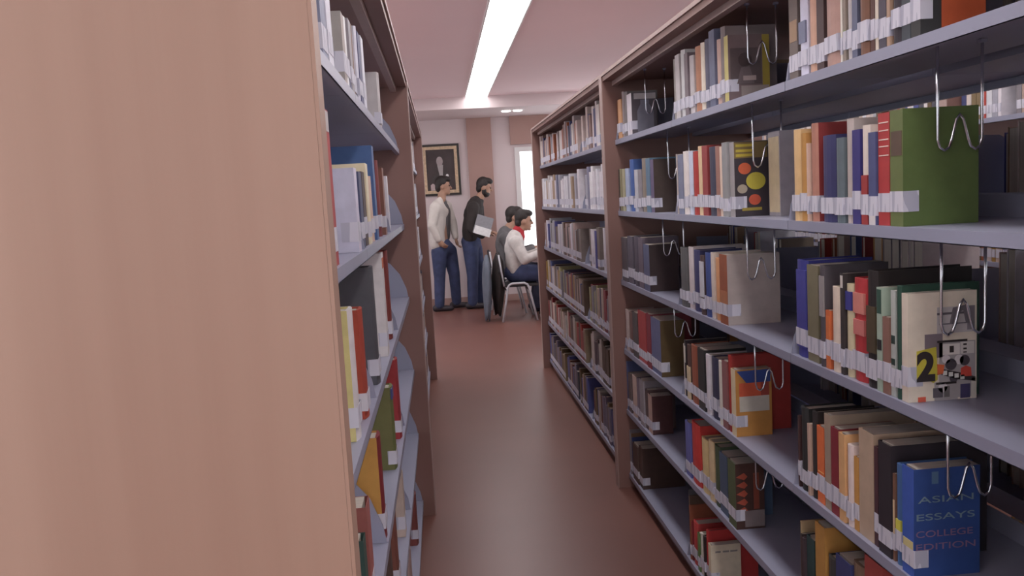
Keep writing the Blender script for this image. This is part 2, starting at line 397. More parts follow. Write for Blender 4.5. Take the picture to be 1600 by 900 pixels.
# --- nearest section
C1 = row('R', 0, WC, GC, [(1226, 1246, -60, (100, 88, 82), dict(patch=[(.35, .55, (150, 120, 90))])), (1247, 1259, -70, (190, 195, 212), dict(patch=[(.3, .5, (110, 115, 140))])), (1259, 1274, -60, (192, 152, 126)),
    (1275, 1287, -60, (72, 55, 55)), (1288, 1309, -70, (168, 130, 120)), (1310, 1315, -60, (205, 196, 186)), (1316, 1321, -60, (130, 122, 110), dict(patch=[(.2, .32, (110, 140, 70))])), (1322, 1330, -70, (172, 168, 168)),
    (1331, 1339, -70, (90, 95, 120)), (1340, 1354, -80, (112, 76, 60)), (1355, 1366, -70, (90, 60, 56)), (1367, 1372, -80, (200, 186, 165)), (1373, 1384, -80, (70, 66, 76)), (1385, 1390, -80, (160, 135, 105)),
    (1391, 1404, -80, (52, 50, 54)), (1405, 1422, -90, (62, 66, 72)), (1423, 1438, -90, (48, 46, 48), dict(cov=(52, 52, 54), xr=1541, h=.25, hard=False, label='black book with an orange cover panel, last on top shelf'))], lim=LC)
b, t, D, h, _ = C1[-1]; face(b, t, D, h, .32, .995, .0, 1, (190, 82, 36), name='cover_panel')
C2 = row('R', 1, WC, GC, [(1238, 1249, 202, (206, 168, 112)), (1250, 1257, 208, (175, 128, 62)), (1258, 1262, 224, (196, 165, 152)), (1263, 1276, 192, (168, 116, 96), dict(cov=(140, 48, 46), hard=True)), (1283, 1303, 210, (52, 56, 96)),
    (1304, 1315, 215, (90, 100, 110)), (1316, 1331, 185, (172, 162, 156), dict(hard=True)), (1332, 1344, 202, (52, 50, 112)), (1345, 1356, 195, (204, 192, 182), dict(patch=[(0, .5, (150, 50, 48))])), (1357, 1368, 206, (70, 76, 120), dict(patch=[(.0, .22, (200, 195, 195))])),
    (1369, 1390, 175, (168, 46, 46), dict(patch=[(.7, .71, (215, 190, 180)), (.76, .77, (215, 190, 180)), (.84, .85, (215, 190, 180)), (.62, .63, (215, 190, 180)), (.91, .92, (215, 190, 180))], label='tall red book with pale spine marks beside the green book')),
    (1391, 1411, 170, (96, 105, 62), dict(cov=(84, 104, 52), xr=1529, hard=False, lw=.03, patch=[(.61, .82, (92, 72, 58))], label='large plain green book ending the second shelf row'))], lim=LC)
C3 = row('R', 2, WC, GC, [(1243, 1261, 408, (56, 52, 132), dict(patch=[(.1, .9, (60, 60, 140))])), (1262, 1279, 416, (112, 106, 86)), (1280, 1287, 416, (80, 75, 76), dict(patch=[(.5, .9, (140, 135, 135))])), (1288, 1297, 486, (200, 95, 40), dict(patch=[(.0, .9, (205, 105, 45))])),
    (1298, 1311, 450, (204, 188, 168)), (1312, 1318, 428, (60, 55, 56), dict(patch=[(.86, .98, (190, 185, 180))])), (1319, 1331, 445, (194, 182, 142), dict(patch=[(.72, .92, (56, 56, 130))])), (1332, 1352, 437, (176, 42, 46), dict(patch=[(.45, .6, (190, 110, 100)), (.66, .86, (196, 120, 110))])),
    (1353, 1369, 425, (42, 37, 37), dict(patch=[(.3, .7, (80, 68, 45))], D=.2)), (1370, 1378, 450, (150, 165, 150), dict(patch=[(.75, .98, (45, 80, 68)), (.4, .5, (40, 44, 42))])), (1379, 1389, 497, (134, 98, 82)), (1390, 1399, 455, (170, 176, 165), dict(patch=[(.5, .58, (40, 60, 52)), (.3, .36, (40, 60, 52))])),
    (1400, 1407, 448, (42, 74, 62)), (1408, 1419, 460, (206, 192, 174), dict(cov=(198, 184, 170), xr=1526, hard=False, lz=.03, lw=.028, label='cream paperback with a big black number 2 on yellow'))], lim=LC)
b, t, D, h, _ = C3[-1]
fc = lambda *a, **k: face(b, t, D, h, *a, **k)
fc(.42, .97, .62, .86, (168, 160, 160)); fc(.42, .9, .79, .81, (90, 86, 90), 2); fc(.45, .95, .70, .71, (90, 86, 90), 2); fc(.86, .97, .64, .86, (120, 114, 118), 2)
poly(b, t, D, h, [(.60, .70), (.65, .85), (.84, .87), (.90, .70), (.84, .70), (.8, .82), (.7, .80), (.65, .70)], (100, 96, 100), 3)
fc(.24, .5, .4, .62, (112, 104, 106)); fc(.45, .98, .02, .54, (150, 146, 146)); fc(.42, .86, .535, .555, K, 2); fc(.5, .75, .42, .52, (196, 190, 188), 2)
for i, (xx, zz, rr) in enumerate([(.62, .33, .011), (.74, .37, .009), (.82, .36, .01), (.55, .38, .008), (.66, .2, .008), (.5, .12, .009)]): disc(b, t, D, h, xx, zz, rr, (190, 186, 184) if i % 2 else (70, 66, 70), 3)
fc(.60, .66, .44, .50, K, 3); fc(.76, .96, .42, .53, (186, 180, 176), 2); fc(.80, .85, .50, .515, K, 3); fc(.80, .85, .46, .475, K, 3); fc(.80, .85, .43, .44, K, 3)
poly(b, t, D, h, [(.45, .30), (.75, .25), (.98, .20), (.98, .16), (.7, .19), (.44, .25)], K, 3)
for i in range(4): fc(.50 + .085 * i, .56 + .085 * i, .235 - .016 * i, .275 - .016 * i, (200, 196, 192), 4)
poly(b, t, D, h, [(.76, .21), (.77, .29), (.84, .31), (.91, .29), (.92, .21)], (186, 62, 40), 4)
poly(b, t, D, h, [(.12, .20), (.12, .47), (.40, .50), (.42, .20), (.36, .17), (.28, .20)], (178, 168, 36), 5)
poly(b, t, D, h, [(.41, .24), (.42, .34), (.52, .33), (.50, .25)], (196, 88, 36), 5)
fc(.38, .72, .0, .17, (150, 146, 144), 2); fc(.36, .5, .03, .12, (84, 80, 84), 3); fc(.52, .60, .03, .13, (100, 96, 98), 3); fc(.4, .7, .15, .17, K, 3)
fc(.76, .90, .01, .14, (66, 60, 96), 3); fc(.92, .98, .01, .19, (186, 180, 170), 3); fc(.14, .25, .0, .045, (190, 80, 56), 3)
letters(b, '2', t, .11 * D, .205 * h, .078 * h / .22, K, 7, width=.27 * D, bold=.0035)
C4 = row('R', 3, WC, GC, [(1241, 1249, 650, (72, 46, 46)), (1250, 1261, 640, (50, 45, 46)), (1262, 1265, 663, (180, 150, 130)), (1266, 1275, 645, (46, 42, 44)), (1276, 1288, 670, (216, 102, 42), dict(patch=[(.4, .41, (240, 160, 90))])), (1289, 1298, 650, (150, 132, 112), dict(D=.2)), (1299, 1310, 672, (124, 36, 46)),
    (1311, 1320, 680, (206, 158, 104)), (1321, 1331, 698, (204, 184, 178)), (1332, 1341, 716, (192, 138, 62)), (1342, 1365, 680, (172, 152, 128), dict(cov=(172, 152, 128), hard=False, tag=False)), (1366, 1372, 700, (80, 50, 52)), (1373, 1392, 698, (46, 42, 46), dict(D=.2)), (1393, 1397, 741, (120, 84, 66), dict(patch=[(.3, .7, (190, 165, 130))])),
    (1398, 1408, 728, (58, 96, 146), dict(patch=[(.2, .45, (196, 190, 60))])), (1410, 1428, 735, (46, 84, 166), dict(cov=(34, 68, 128), xr=1531, hard=False, lw=.028, patch=[(.2, .33, (190, 180, 120))], label='blue paperback of college essays ending the fourth shelf row'))], lim=LC)
b, t, D, h, _ = C4[-1]
PALE = (104, 128, 140); PINK = (120, 92, 120)
face(b, t, D, h, .27, .37, .86, .97, (74, 104, 134))
letters(b, 'ASIAN', t, .06 * D, .69 * h, .085 * h, PALE, width=.84 * D); letters(b, 'ESSAYS', t, .04 * D, .53 * h, .085 * h, PALE, width=.88 * D)
letters(b, 'COLLEGE', t, .03 * D, .375 * h, .085 * h, PINK, width=.86 * D); letters(b, 'EDITION', t, .03 * D, .255 * h, .085 * h, PINK, width=.90 * D)
C5 = row('R', 4, WC, GC, [(1226, 1236, 815, (160, 136, 104)), (1237, 1247, 835, (58, 50, 50)), (1248, 1257, 842, (64, 56, 58)), (1258, 1273, 846, (46, 74, 72)), (1275, 1290, 826, (176, 126, 54), dict(D=.2, tag=True)), (1291, 1306, 878, (60, 58, 60)), (1307, 1330, 884, (56, 62, 110)), (1331, 1350, 890, (120, 96, 80)), (1352, 1380, 880, (150, 60, 52))], lim=LC)
# --- middle section
B1 = row('R', 0, WB, GB, [(1050, 1055, 92, (152, 142, 136)), (1056, 1062, 84, (178, 172, 172)), (1063, 1069, 77, (188, 184, 184)), (1070, 1075, 82, (112, 104, 110)), (1076, 1082, 86, (180, 174, 176)), (1083, 1093, 71, (172, 122, 90)), (1094, 1099, 66, (208, 196, 182)),
    (1100, 1107, 60, (82, 86, 102)), (1108, 1117, 45, (88, 96, 122)), (1118, 1124, 61, (186, 158, 146)), (1125, 1131, 41, (120, 108, 108)), (1132, 1138, 55, (180, 170, 96), dict(cov=(112, 96, 94), xr=1203, hard=False, lw=.03, label='photo-covered book with a yellow stripe down its cover'))], lim=LB)
b, t, D, h, _ = B1[-1]; fc = lambda *a, **k: face(b, t, D, h, *a, **k)
fc(.82, .99, .12, .99, (150, 135, 40)); fc(.05, .8, .25, .8, (92, 80, 80)); disc(b, t, D, h, .4, .62, .02, (70, 58, 58), 2); poly(b, t, D, h, [(.2, .26), (.3, .5), (.5, .55), (.62, .26)], (110, 96, 96), 2); fc(.35, .66, .31, .38, (165, 152, 145), 3); fc(.3, .97, .0, .23, (150, 136, 132), 2)
B2 = row('R', 1, WB, GB, [(1050, 1058, 241, (178, 170, 162)), (1059, 1068, 241, (112, 118, 146)), (1069, 1074, 236, (214, 206, 196)), (1075, 1081, 236, (188, 192, 208)), (1082, 1089, 236, (168, 46, 42)), (1090, 1097, 228, (208, 180, 136)), (1098, 1106, 227, (142, 56, 56)), (1107, 1116, 229, (66, 66, 82)), (1117, 1122, 228, (150, 110, 96)), (1123, 1128, 229, (210, 184, 166)),
    (1129, 1137, 222, (140, 136, 140)), (1138, 1148, 222, (152, 144, 142), dict(cov=(62, 56, 60), xr=1201, hard=False, lw=.035, label='dark book with orange and yellow discs on its cover'))], lim=LB)
b, t, D, h, _ = B2[-1]; fc = lambda *a, **k: face(b, t, D, h, *a, **k)
fc(.0, .98, .78, .99, (120, 100, 62))
for q in (.93, .86, .80): fc(.05, .55, q, q + .035, (178, 164, 40), 2)
disc(b, t, D, h, .30, .64, .0165, (196, 88, 48), 2, 1.15); disc(b, t, D, h, .62, .47, .025, (186, 172, 48), 3, 1.15); disc(b, t, D, h, .22, .37, .013, (164, 150, 130), 2, 1.15); disc(b, t, D, h, .58, .22, .0155, (190, 80, 46), 2, 1.15); fc(.2, .78, .075, .115, (150, 130, 48), 2)
B3 = row('R', 2, WB, GB, [(1062, 1072, 388, (92, 88, 92)), (1073, 1082, 387, (190, 182, 180), dict(D=.2, hard=True)), (1083, 1092, 392, (62, 58, 102)), (1093, 1099, 400, (76, 62, 60), dict(patch=[(.3, .9, (188, 184, 194))])), (1100, 1109, 396, (52, 72, 134)), (1110, 1116, 395, (196, 184, 172)), (1117, 1124, 404, (202, 142, 94)),
    (1125, 1137, 399, (146, 80, 50), dict(cov=(162, 150, 142), xr=1219, hard=False, lw=.04, patch=[(.25, .48, (170, 105, 72))], label='large blank beige cover facing out on the third shelf'))], lim=LB)
B4 = row('R', 3, WB, GB, [(1058, 1062, 537, (196, 186, 174)), (1063, 1072, 532, (48, 44, 46), dict(patch=[(.6, .9, (190, 184, 176))])), (1073, 1078, 540, (86, 62, 54), dict(patch=[(0, .6, (190, 172, 140))])), (1079, 1090, 543, (144, 78, 52)), (1091, 1101, 548, (50, 46, 46)), (1102, 1108, 556, (190, 188, 194)), (1109, 1121, 562, (52, 52, 78)),
    (1122, 1128, 566, (196, 190, 178)), (1129, 1136, 566, (130, 82, 82)), (1137, 1142, 556, (158, 40, 38), dict(D=.19, cov=(150, 40, 38), hard=True)), (1143, 1150, 579, (204, 184, 152), dict(cov=(172, 122, 50), xr=1206, hard=False, lw=.035, label='book with blue orange white and ochre bands on its cover'))], lim=LB)
b, t, D, h, _ = B4[-1]; fc = lambda *a, **k: face(b, t, D, h, *a, **k)
poly(b, t, D, h, [(.04, .98), (.98, .99), (.97, .80), (.30, .80)], (42, 66, 130)); fc(.1, .93, .60, .80, (190, 80, 40)); fc(.1, .93, .37, .60, (176, 166, 156)); fc(.7, .93, .60, .80, (150, 60, 48), 2)
B5 = row('R', 4, WB, GB, [(1071, 1079, 662, (90, 96, 160)), (1080, 1093, 667, (192, 48, 40), dict(D=.18, hard=True)), (1094, 1105, 690, (206, 178, 126)), (1106, 1114, 692, (196, 172, 130)), (1115, 1124, 700, (72, 84, 60)), (1125, 1137, 715, (68, 84, 108)),
    (1138, 1150, 726, (78, 90, 58), dict(cov=(74, 48, 44), xr=1188, hard=False, lw=.03, label='dark book with orange ribs on its cover'))], lim=LB)
b, t, D, h, _ = B5[-1]; fc = lambda *a, **k: face(b, t, D, h, *a, **k)
for q in range(5): poly(b, t, D, h, [(.02, .80 - q * .13), (.3, .86 - q * .13), (.42, .80 - q * .13), (.3, .75 - q * .13)], (160, 72, 46))
fc(.62, .82, .3, .85, (124, 60, 40)); fc(.3, .99, .03, .28, (120, 108, 110), 2)
B6 = row('R', 5, WB, GB, [(1037, 1046, 765, (84, 82, 92)), (1047, 1055, 775, (90, 70, 60)), (1056, 1062, 790, (130, 70, 46)), (1063, 1077, 815, (124, 42, 50)), (1078, 1089, 820, (186, 58, 62)), (1090, 1093, 835, (92, 120, 64)), (1094, 1097, 835, (190, 186, 176)), (1098, 1101, 840, K), (1102, 1106, 830, (176, 40, 42), dict(D=.18, hard=True)),
    (1107, 1111, 853, (206, 190, 160), dict(cov=(196, 184, 162), xr=1158, hard=False, label='cream booklet with grey lines leaning at the bottom shelf'))], lim=(2.985, 2.02))
b, t, D, h, _ = B6[-1]; fc = lambda *a, **k: face(b, t, D, h, *a, **k)
for q in range(3): fc(.15 + .25 * q, .33 + .28 * q, .82, .86, (130, 124, 120))
# --- section beside the divider
A1 = row('R', 0, WA, GA, [(958, 963, 160, (120, 70, 50)), (964, 969, 155, (192, 144, 104)), (970, 974, 143, (136, 128, 126)), (975, 979, 143, (110, 102, 104)), (980, 987, 145, (192, 188, 192), dict(cov=(86, 76, 82), xr=1026, hard=False, label='book with a pale vase pictured on its dark cover'))], lim=LA)
b, t, D, h, _ = A1[-1]; face(b, t, D, h, .1, .98, .84, .98, (170, 164, 162)); poly(b, t, D, h, [(.22, .05), (.22, .55), (.36, .72), (.36, .82), (.7, .82), (.7, .72), (.88, .55), (.88, .05)], (112, 112, 124), 2)
A2 = row('R', 1, WA, GA, [(958, 964, 265, (84, 72, 68)), (965, 970, 264, (140, 132, 104)), (971, 975, 264, (156, 148, 118)), (976, 981, 263, (150, 160, 186)), (982, 989, 249, (62, 92, 152)), (990, 995, 265, (176, 172, 180)), (996, 1001, 265, (130, 124, 132)), (1002, 1009, 247, (132, 118, 110)), (1010, 1016, 247, (82, 116, 136)), (1017, 1022, 249, (96, 84, 112), dict(cov=(70, 58, 56), xr=1049, hard=False))], lim=LA)
A3 = row('R', 2, WA, GA, [(972, 980, 372, (88, 82, 92)), (981, 989, 370, (96, 90, 100)), (990, 997, 370, (84, 78, 88)), (998, 1005, 372, (100, 92, 104)), (1006, 1015, 383, (86, 90, 118), dict(cov=(60, 48, 48), xr=1060, hard=False))], lim=LA)
A4 = row('R', 3, WA, GA, [(970, 981, 485, (172, 154, 148)), (982, 988, 490, (120, 90, 84)), (989, 996, 490, (84, 78, 78)), (997, 1010, 490, (170, 58, 62)), (1011, 1017, 492, (124, 44, 52)), (1018, 1033, 502, (92, 94, 134), dict(cov=(92, 72, 44), xr=1070, hard=False))], lim=LA)
A5 = row('R', 4, WA, GA, [(972, 981, 565, (78, 88, 130)), (982, 986, 585, (104, 92, 92)), (987, 993, 590, (186, 160, 150)), (994, 999, 594, (112, 104, 112)), (1000, 1006, 596, (140, 132, 138)), (1007, 1012, 610, (92, 72, 70)), (1013, 1019, 620, (176, 142, 132), dict(cov=(80, 46, 46), xr=1046, hard=False))], lim=LA)
A6 = row('R', 5, WA, GA, [(968, 974, 672, (120, 112, 118)), (975, 982, 678, (128, 96, 70)), (983, 988, 684, (58, 70, 122), dict(D=.17)), (989, 997, 700, (80, 60, 52)), (998, 1004, 702, (72, 54, 50), dict(D=.2))], lim=LA)

# grey magazine box after the dotted book
zz = ZSH[1]; yb = B2[-1][4][1]
mb = empty('magazine_box', (XRS + .10, yb - .075, zz + .0004), 'grey card magazine box with a finger hole beside the dotted book', 'box')
boxes('body', [(0, .004, -.04, .04, 0, .235), (.004, .16, -.04, -.037, 0, .235), (.004, .16, .037, .04, 0, .235), (.156, .16, -.037, .037, 0, .235), (.004, .156, -.037, .037, 0, .003)], paint((150, 142, 148)), mb)
boxes('spine_strip', [(-.001, 0, -.036, .036, .01, .22)], paint((190, 174, 140)), mb)
poly_pts = [(.085 + .010 * math.cos(a), .12 + .02 * math.sin(a)) for a in [k * math.pi / 10 for k in range(20)]]
prism('finger_hole_shade', poly_pts, 'y', -.0412, -.04, paint((60, 54, 58)), mb)  # dark oval plate, painted for the shade inside the hole

# --- far bay of the right bookcase (two nearer modules book by book)
PAL = [[(120, 96, 92), (150, 140, 140), (58, 64, 110), (120, 122, 132), (150, 84, 56), (196, 186, 178), (190, 182, 178), (184, 170, 164), (200, 192, 186)],
       [(190, 190, 200), (120, 116, 126), (206, 204, 212), (150, 150, 164), (200, 194, 196), (112, 116, 140), (180, 174, 174), (150, 124, 104), (214, 212, 220)],
       [(196, 194, 206), (150, 148, 158), (70, 64, 68), (196, 190, 192), (112, 100, 98), (92, 64, 52), (200, 194, 196), (160, 138, 130), (72, 74, 130)],
       [(150, 144, 104), (70, 76, 120), (170, 166, 180), (80, 70, 90), (170, 150, 140), (84, 66, 56), (150, 116, 50), (160, 136, 128), (126, 48, 52), (120, 112, 120)],
       [(130, 44, 50), (186, 168, 158), (124, 110, 84), (80, 64, 56), (170, 160, 158), (150, 50, 44), (182, 168, 164), (90, 80, 82)],
       [(66, 74, 130), (96, 76, 52), (110, 104, 118), (72, 70, 84), (164, 148, 142), (70, 80, 130), (176, 152, 138), (100, 58, 48), (120, 100, 74)]]
def fill(y_far, y_near, pal, rng, t0=.018, t1=.052):
    y = y_far - .01
    while y - t1 - .004 > y_near:
        if rng.random() < .06: y -= rng.uniform(.03, .1); continue
        t = rng.uniform(t0, t1); yield y, t, rng.uniform(.18, .24), rng.choice(pal); y -= t + .0035
rng = random.Random(3)
for r in range(6):
    for (a, bb, wh) in ((4.96, 4.05, 'far bay just past divider'),):
        k = 0
        for y, t, h, c in fill(a, bb, PAL[r], rng, .03, .075):
            X = XRS + .004 + rng.uniform(0, .01)
            lab = mk_label(c, t, h, k, r, wh) ; k += 1
            book((X, y - t / 2, ZSH[r] + .0004), 0, t, h, h * .7, c, label=lab, group='books in the far bay of the right bookcase', tag=rng.random() < .9)

# --- left bookcase, seen along its spines
WL = 'left bookcase'; GL = 'books in the left bookcase'
L_rows = [
 [(498, 507, -60, (120, 126, 150)), (508, 520, -60, (190, 190, 202)), (534, 538, 17, (150, 140, 134), dict(cov=(150, 142, 136))), (538.5, 544, 22, (214, 214, 226)), (545, 549, 28, (140, 134, 140)), (550, 555, 34, (112, 84, 72)), (556, 560, 40, (196, 196, 208)), (561, 565, 48, (70, 72, 110)), (566, 570, 55, (200, 200, 208)), (593, 598, 112, (176, 168, 168), dict(label='pale grey boxed book standing apart on the left bookcase'))],
 [(515, 523, 213, (158, 48, 48), dict(patch=[(.86, .99, (170, 160, 160))], h=.25)), (556, 560, 262, (190, 186, 204), dict(cov=(176, 172, 192), D=.2, label='tall lilac-white book with a blank cover facing the aisle end')), (561, 567, 268, (66, 70, 104)), (568, 572, 268, (70, 54, 52)), (573, 579, 255, (204, 190, 160)), (580, 585, 275, (196, 168, 150)), (586, 589, 227, (62, 88, 140), dict(D=.22)), (593, 598, 250, (112, 48, 50)), (600, 604, 262, (120, 80, 66)), (605, 608, 275, (190, 186, 192))],
 [(556, 562, 478, (198, 190, 190), dict(cov=(190, 180, 116), h=.24, label='yellow-covered book with a white border on the left bookcase')), (570, 579, 476, (158, 58, 44), dict(h=.22)), (589, 599, 438, (76, 76, 84), dict(h=.28, D=.2)), (603, 608, 418, (200, 192, 190), dict(patch=[(.85, .95, (180, 84, 44))], h=.29)), (610, 614, 425, (120, 46, 44), dict(h=.28))],
 [(572, 575, 690, (48, 74, 68), dict(h=.17)), (578, 583, 610, (150, 84, 76), dict(h=.2, cov=(140, 80, 72))), (598, 606, 640, (118, 38, 42), dict(h=.24, cov=(180, 130, 52))), (617, 622, 548, (104, 108, 62), dict(h=.24, cov=(100, 104, 60), patch=[(.85, .98, (62, 66, 120))])), (625, 629, 535, (150, 44, 46), dict(h=.26))],
 [(560, 575, 790, (150, 40, 46), dict(h=.22, cov=(84, 72, 76))), (604, 612, 740, (170, 70, 44), dict(h=.2, cov=(70, 52, 46))), (615, 618, 740, (86, 66, 60), dict(h=.22)), (622, 628, 690, (120, 72, 60), dict(h=.24)), (631, 635, 690, (182, 160, 148), dict(h=.2))],
 [(604, 612, 860, (170, 60, 50), dict(h=.2)), (636, 643, 800, (190, 168, 160), dict(h=.2, cov=(206, 150, 34), D=.17, label='bright yellow-covered book low on the left bookcase')), (645, 650, 760, (160, 140, 134), dict(h=.23)), (652, 655, 760, (120, 60, 54), dict(h=.21))]]
for r, d in enumerate(L_rows): row('L', r, WL, GL, d)
# two books lying flat on the top left shelf
for i, (c, tt, zz) in enumerate([((88, 88, 100), .035, 0), ((96, 74, 66), .03, .036)]):
    bk = book((XLS - .02, 1.19, ZSH[0] + .0004 + zz + tt / 2), 0, tt, .2, .15, c, label=['slate book lying flat at the bottom of a small pile, left bookcase', 'brown book lying flat on top of a slate one, left bookcase'][i], tag=False, group=GL)
    bk.rotation_euler = (math.pi / 2, 0, math.pi); bk.location.y = 1.12

# --- books nobody could pick apart: the far module, the reverse side, the next bookcase, the left far bay
bmS = bmesh.new(); stuff_mats = []; stuff_idx = {}
def sbox(x0, x1, y0, y1, z0, z1, m):
    if m.name not in stuff_idx: stuff_idx[m.name] = len(stuff_mats); stuff_mats.append(m)
    vs = [bmS.verts.new((x, y, z)) for x in (x0, x1) for y in (y0, y1) for z in (z0, z1)]
    for f in ((0, 1, 3, 2), (4, 6, 7, 5), (0, 4, 5, 1), (2, 3, 7, 6), (0, 2, 6, 4), (1, 5, 7, 3)): bmS.faces.new([vs[i] for i in f]).material_index = stuff_idx[m.name]
def sbook(xs, sg, y, t, h, c, z):
    D = h * .7; m = paint(c); e = .0025
    def bb(d0, d1, *r): a, b2 = sorted((xs + sg * d0, xs + sg * d1)); sbox(a, b2, *r)
    bb(0, .003, y - t, y, z, z + h, m); bb(.003, D, y - t, y - t + e, z, z + h, m); bb(.003, D, y - e, y, z, z + h, m)
    bb(.004, D - .003, y - t + e, y - e, z + .003, z + h - .003, PAGES); bb(-.0008, 0, y - t, y, z + .02, z + .058, LABEL)
rng = random.Random(11); ALL = [c for p in PAL for c in p] + [(168, 60, 50), (200, 150, 90), (60, 80, 120)]
for r in range(6):
    z = ZSH[r] + .0004
    for a, bb in ((6.96, 6.05), (5.985, 5.06)):
        for y, t, h, c in fill(a, bb, PAL[r], rng, .03, .07): sbook(XRS + .006, 1, y, t, h, c, z)
    for a, bb in ((3.955, 3.25), (2.97, 2.2), (1.97, 1.06)):
        for y, t, h, c in fill(a, bb, ALL, rng): sbook(XRP + .772 - .055 - .006, -1, y, t, h, c, z)
    for a, bb in ((3.955, 3.1), (2.97, 2.1), (1.97, 1.2), (6.9, 6.1), (5.97, 5.1), (4.96, 4.1)):
        for y, t, h, c in fill(a, bb, ALL, rng): sbook(2.48 + .061, 1, y, t, h, c, z)
    for a, bb in ((6.8, 5.9), (5.8, 4.9), (4.8, 3.95)):
        for y, t, h, c in fill(a, bb, PAL[r], rng): sbook(XLS - .012, -1, y, t, h, c, z)
bmesh.ops.recalc_face_normals(bmS, faces=bmS.faces)
me = bpy.data.meshes.new('background_books'); bmS.to_mesh(me); bmS.free()
link('background_books', me, stuff_mats, None, kind='stuff', label='many more books on the far and reverse shelves', category='books')

# ------------------------------------------------------------------ wire bookends hanging from the shelf above
def wire_bookend(y, ri, drop, label, x0=None, w=.085):
    top = (ZSH[ri - 1] - .003) if ri else 1.9655
    x0 = x0 or XRS + .05; zb = top - drop
    t = empty('wire_bookend', (x0, y, top), label, 'bookend', 'wire bookends hanging between the shelves')
    pts = [(0, 0, -.001), (0, 0, -drop * .5), (0, 0, -drop + .02), (.004, 0, -drop + .006), (.013, 0, -drop), (.022, 0, -drop + .006), (.027, 0, -drop + .02), (.036, 0, -drop + .055),
           (w / 2, 0, -drop + .064), (w - .036, 0, -drop + .055), (w - .027, 0, -drop + .02), (w - .022, 0, -drop + .006), (w - .013, 0, -drop), (w - .004, 0, -drop + .006), (w, 0, -drop + .02), (w, 0, -drop * .5), (w, 0, -.001)]
    tube('wire', pts, .0028, WIRE, t)
    for q in (0, w): boxes('clip', [(q - .006, q + .006, -.006, .006, -.006, 0)], METAL, t)
for nm, rows_, ri, dr, lab in [('C2', C2, 1, .195, 'chrome wire bookend hanging before the large green book'), ('C3', C3, 2, .2, 'chrome wire bookend over the cover with the number 2'), ('C4', C4, 3, .175, 'chrome wire bookend in front of the blue essays paperback'),
    ('B1', B1, 0, .17, 'chrome wire bookend beside the photo cover on top shelf'), ('B2', B2, 1, .19, 'chrome wire bookend above the dotted dark cover'), ('B3', B3, 2, .19, 'chrome wire bookend before the blank beige cover'), ('B4', B4, 3, .19, 'chrome wire bookend before the blue and orange banded cover'), ('B5', B5, 4, .17, 'chrome wire bookend beside the orange-ribbed cover'),
    ('A1', A1, 0, .19, 'chrome wire bookend beside the vase cover'), ('A2', A2, 1, .2, 'chrome wire bookend by the second shelf blue books near divider'), ('A3', A3, 2, .18, 'chrome wire bookend by dark grey books near divider'), ('A4', A4, 3, .17, 'chrome wire bookend by red books near divider')]:
    b, t, D, h, (X, yb, ya) = rows_[-1]
    wire_bookend(yb - .012, ri, dr, lab, x0=XRS + .064)

# ------------------------------------------------------------------ people
def capsule(bm, a, b, ra, rb, flat=None, seg=14):
    a, b = Vector(a), Vector(b); t = (b - a); L = t.length; t = t.normalized() if L > 1e-6 else Vector((0, 0, 1))
    u = t.orthogonal().normalized() if flat is None else (Vector(flat) - t * Vector(flat).dot(t)).normalized()
    v = t.cross(u); rings = []
    prof = [(-ra * math.cos(q), ra * math.sin(q)) for q in (.25, .7, 1.15, 1.5708)] + [(L + rb * math.sin(q), rb * math.cos(q)) for q in (0, .42, .87, 1.32)]
    for s, r in prof: rings.append([bm.verts.new(a + t * s + (u * math.cos(k) * (1 if flat is None else .62) + v * math.sin(k)) * r) for k in [2 * math.pi * i / seg for i in range(seg)]])
    for p, q in zip(rings, rings[1:]):
        for k in range(seg): bm.faces.new((p[k], p[(k + 1) % seg], q[(k + 1) % seg], q[k]))
    bm.faces.new(rings[0][::-1]); bm.faces.new(rings[-1])
def ellipsoid(bm, c, r, rot=0):
    g = bmesh.ops.create_uvsphere(bm, u_segments=18, v_segments=12, radius=1)['verts']
    mt = Matrix.Translation(c) @ Matrix.Rotation(rot, 4, 'Y') @ Matrix.Diagonal((*r, 1))
    bmesh.ops.transform(bm, matrix=mt, verts=g)
def blob(name, build, vox, m, parent=None, smooth=6, **props):
    bm = bmesh.new(); build(bm); bmesh.ops.recalc_face_normals(bm, faces=bm.faces)
    me = bpy.data.meshes.new(name); bm.to_mesh(me); bm.free()
    o = bpy.data.objects.new('tmp', me); COL.objects.link(o)
    rm = o.modifiers.new('r', 'REMESH'); rm.mode = 'VOXEL'; rm.voxel_size = vox; rm.use_smooth_shade = True
    sm = o.modifiers.new('s', 'SMOOTH'); sm.iterations = smooth; sm.factor = .5
    bpy.context.view_layer.update()
    me2 = bpy.data.meshes.new_from_object(o.evaluated_get(bpy.context.evaluated_depsgraph_get())); me2.name = name
    bpy.data.objects.remove(o); bpy.data.meshes.remove(me)
    me2.materials.clear(); me2.polygons.foreach_set('use_smooth', [True] * len(me2.polygons))
    return link(name, me2, m, parent, **props)
def head(bm, c, tilt=0):
    """head looking along +x"""
    Rt = Matrix.Rotation(tilt, 3, 'Y'); P = lambda x, y, z: c + Rt @ Vector((x, y, z))
    ellipsoid(bm, P(-.012, 0, .02), (.092, .074, .10), tilt); ellipsoid(bm, P(.022, 0, -.045), (.062, .056, .072), tilt)
    capsule(bm, P(.082, 0, .012), P(.102, 0, -.022), .009, .014)
    ellipsoid(bm, P(.08, 0, -.062), (.013, .024, .010), tilt); ellipsoid(bm, P(.07, 0, -.095), (.02, .025, .016), tilt)
    for s in (-1, 1): ellipsoid(bm, P(-.012, s * .076, -.01), (.02, .012, .032), tilt); ellipsoid(bm, P(.074, s * .03, .024), (.012, .026, .008), tilt)
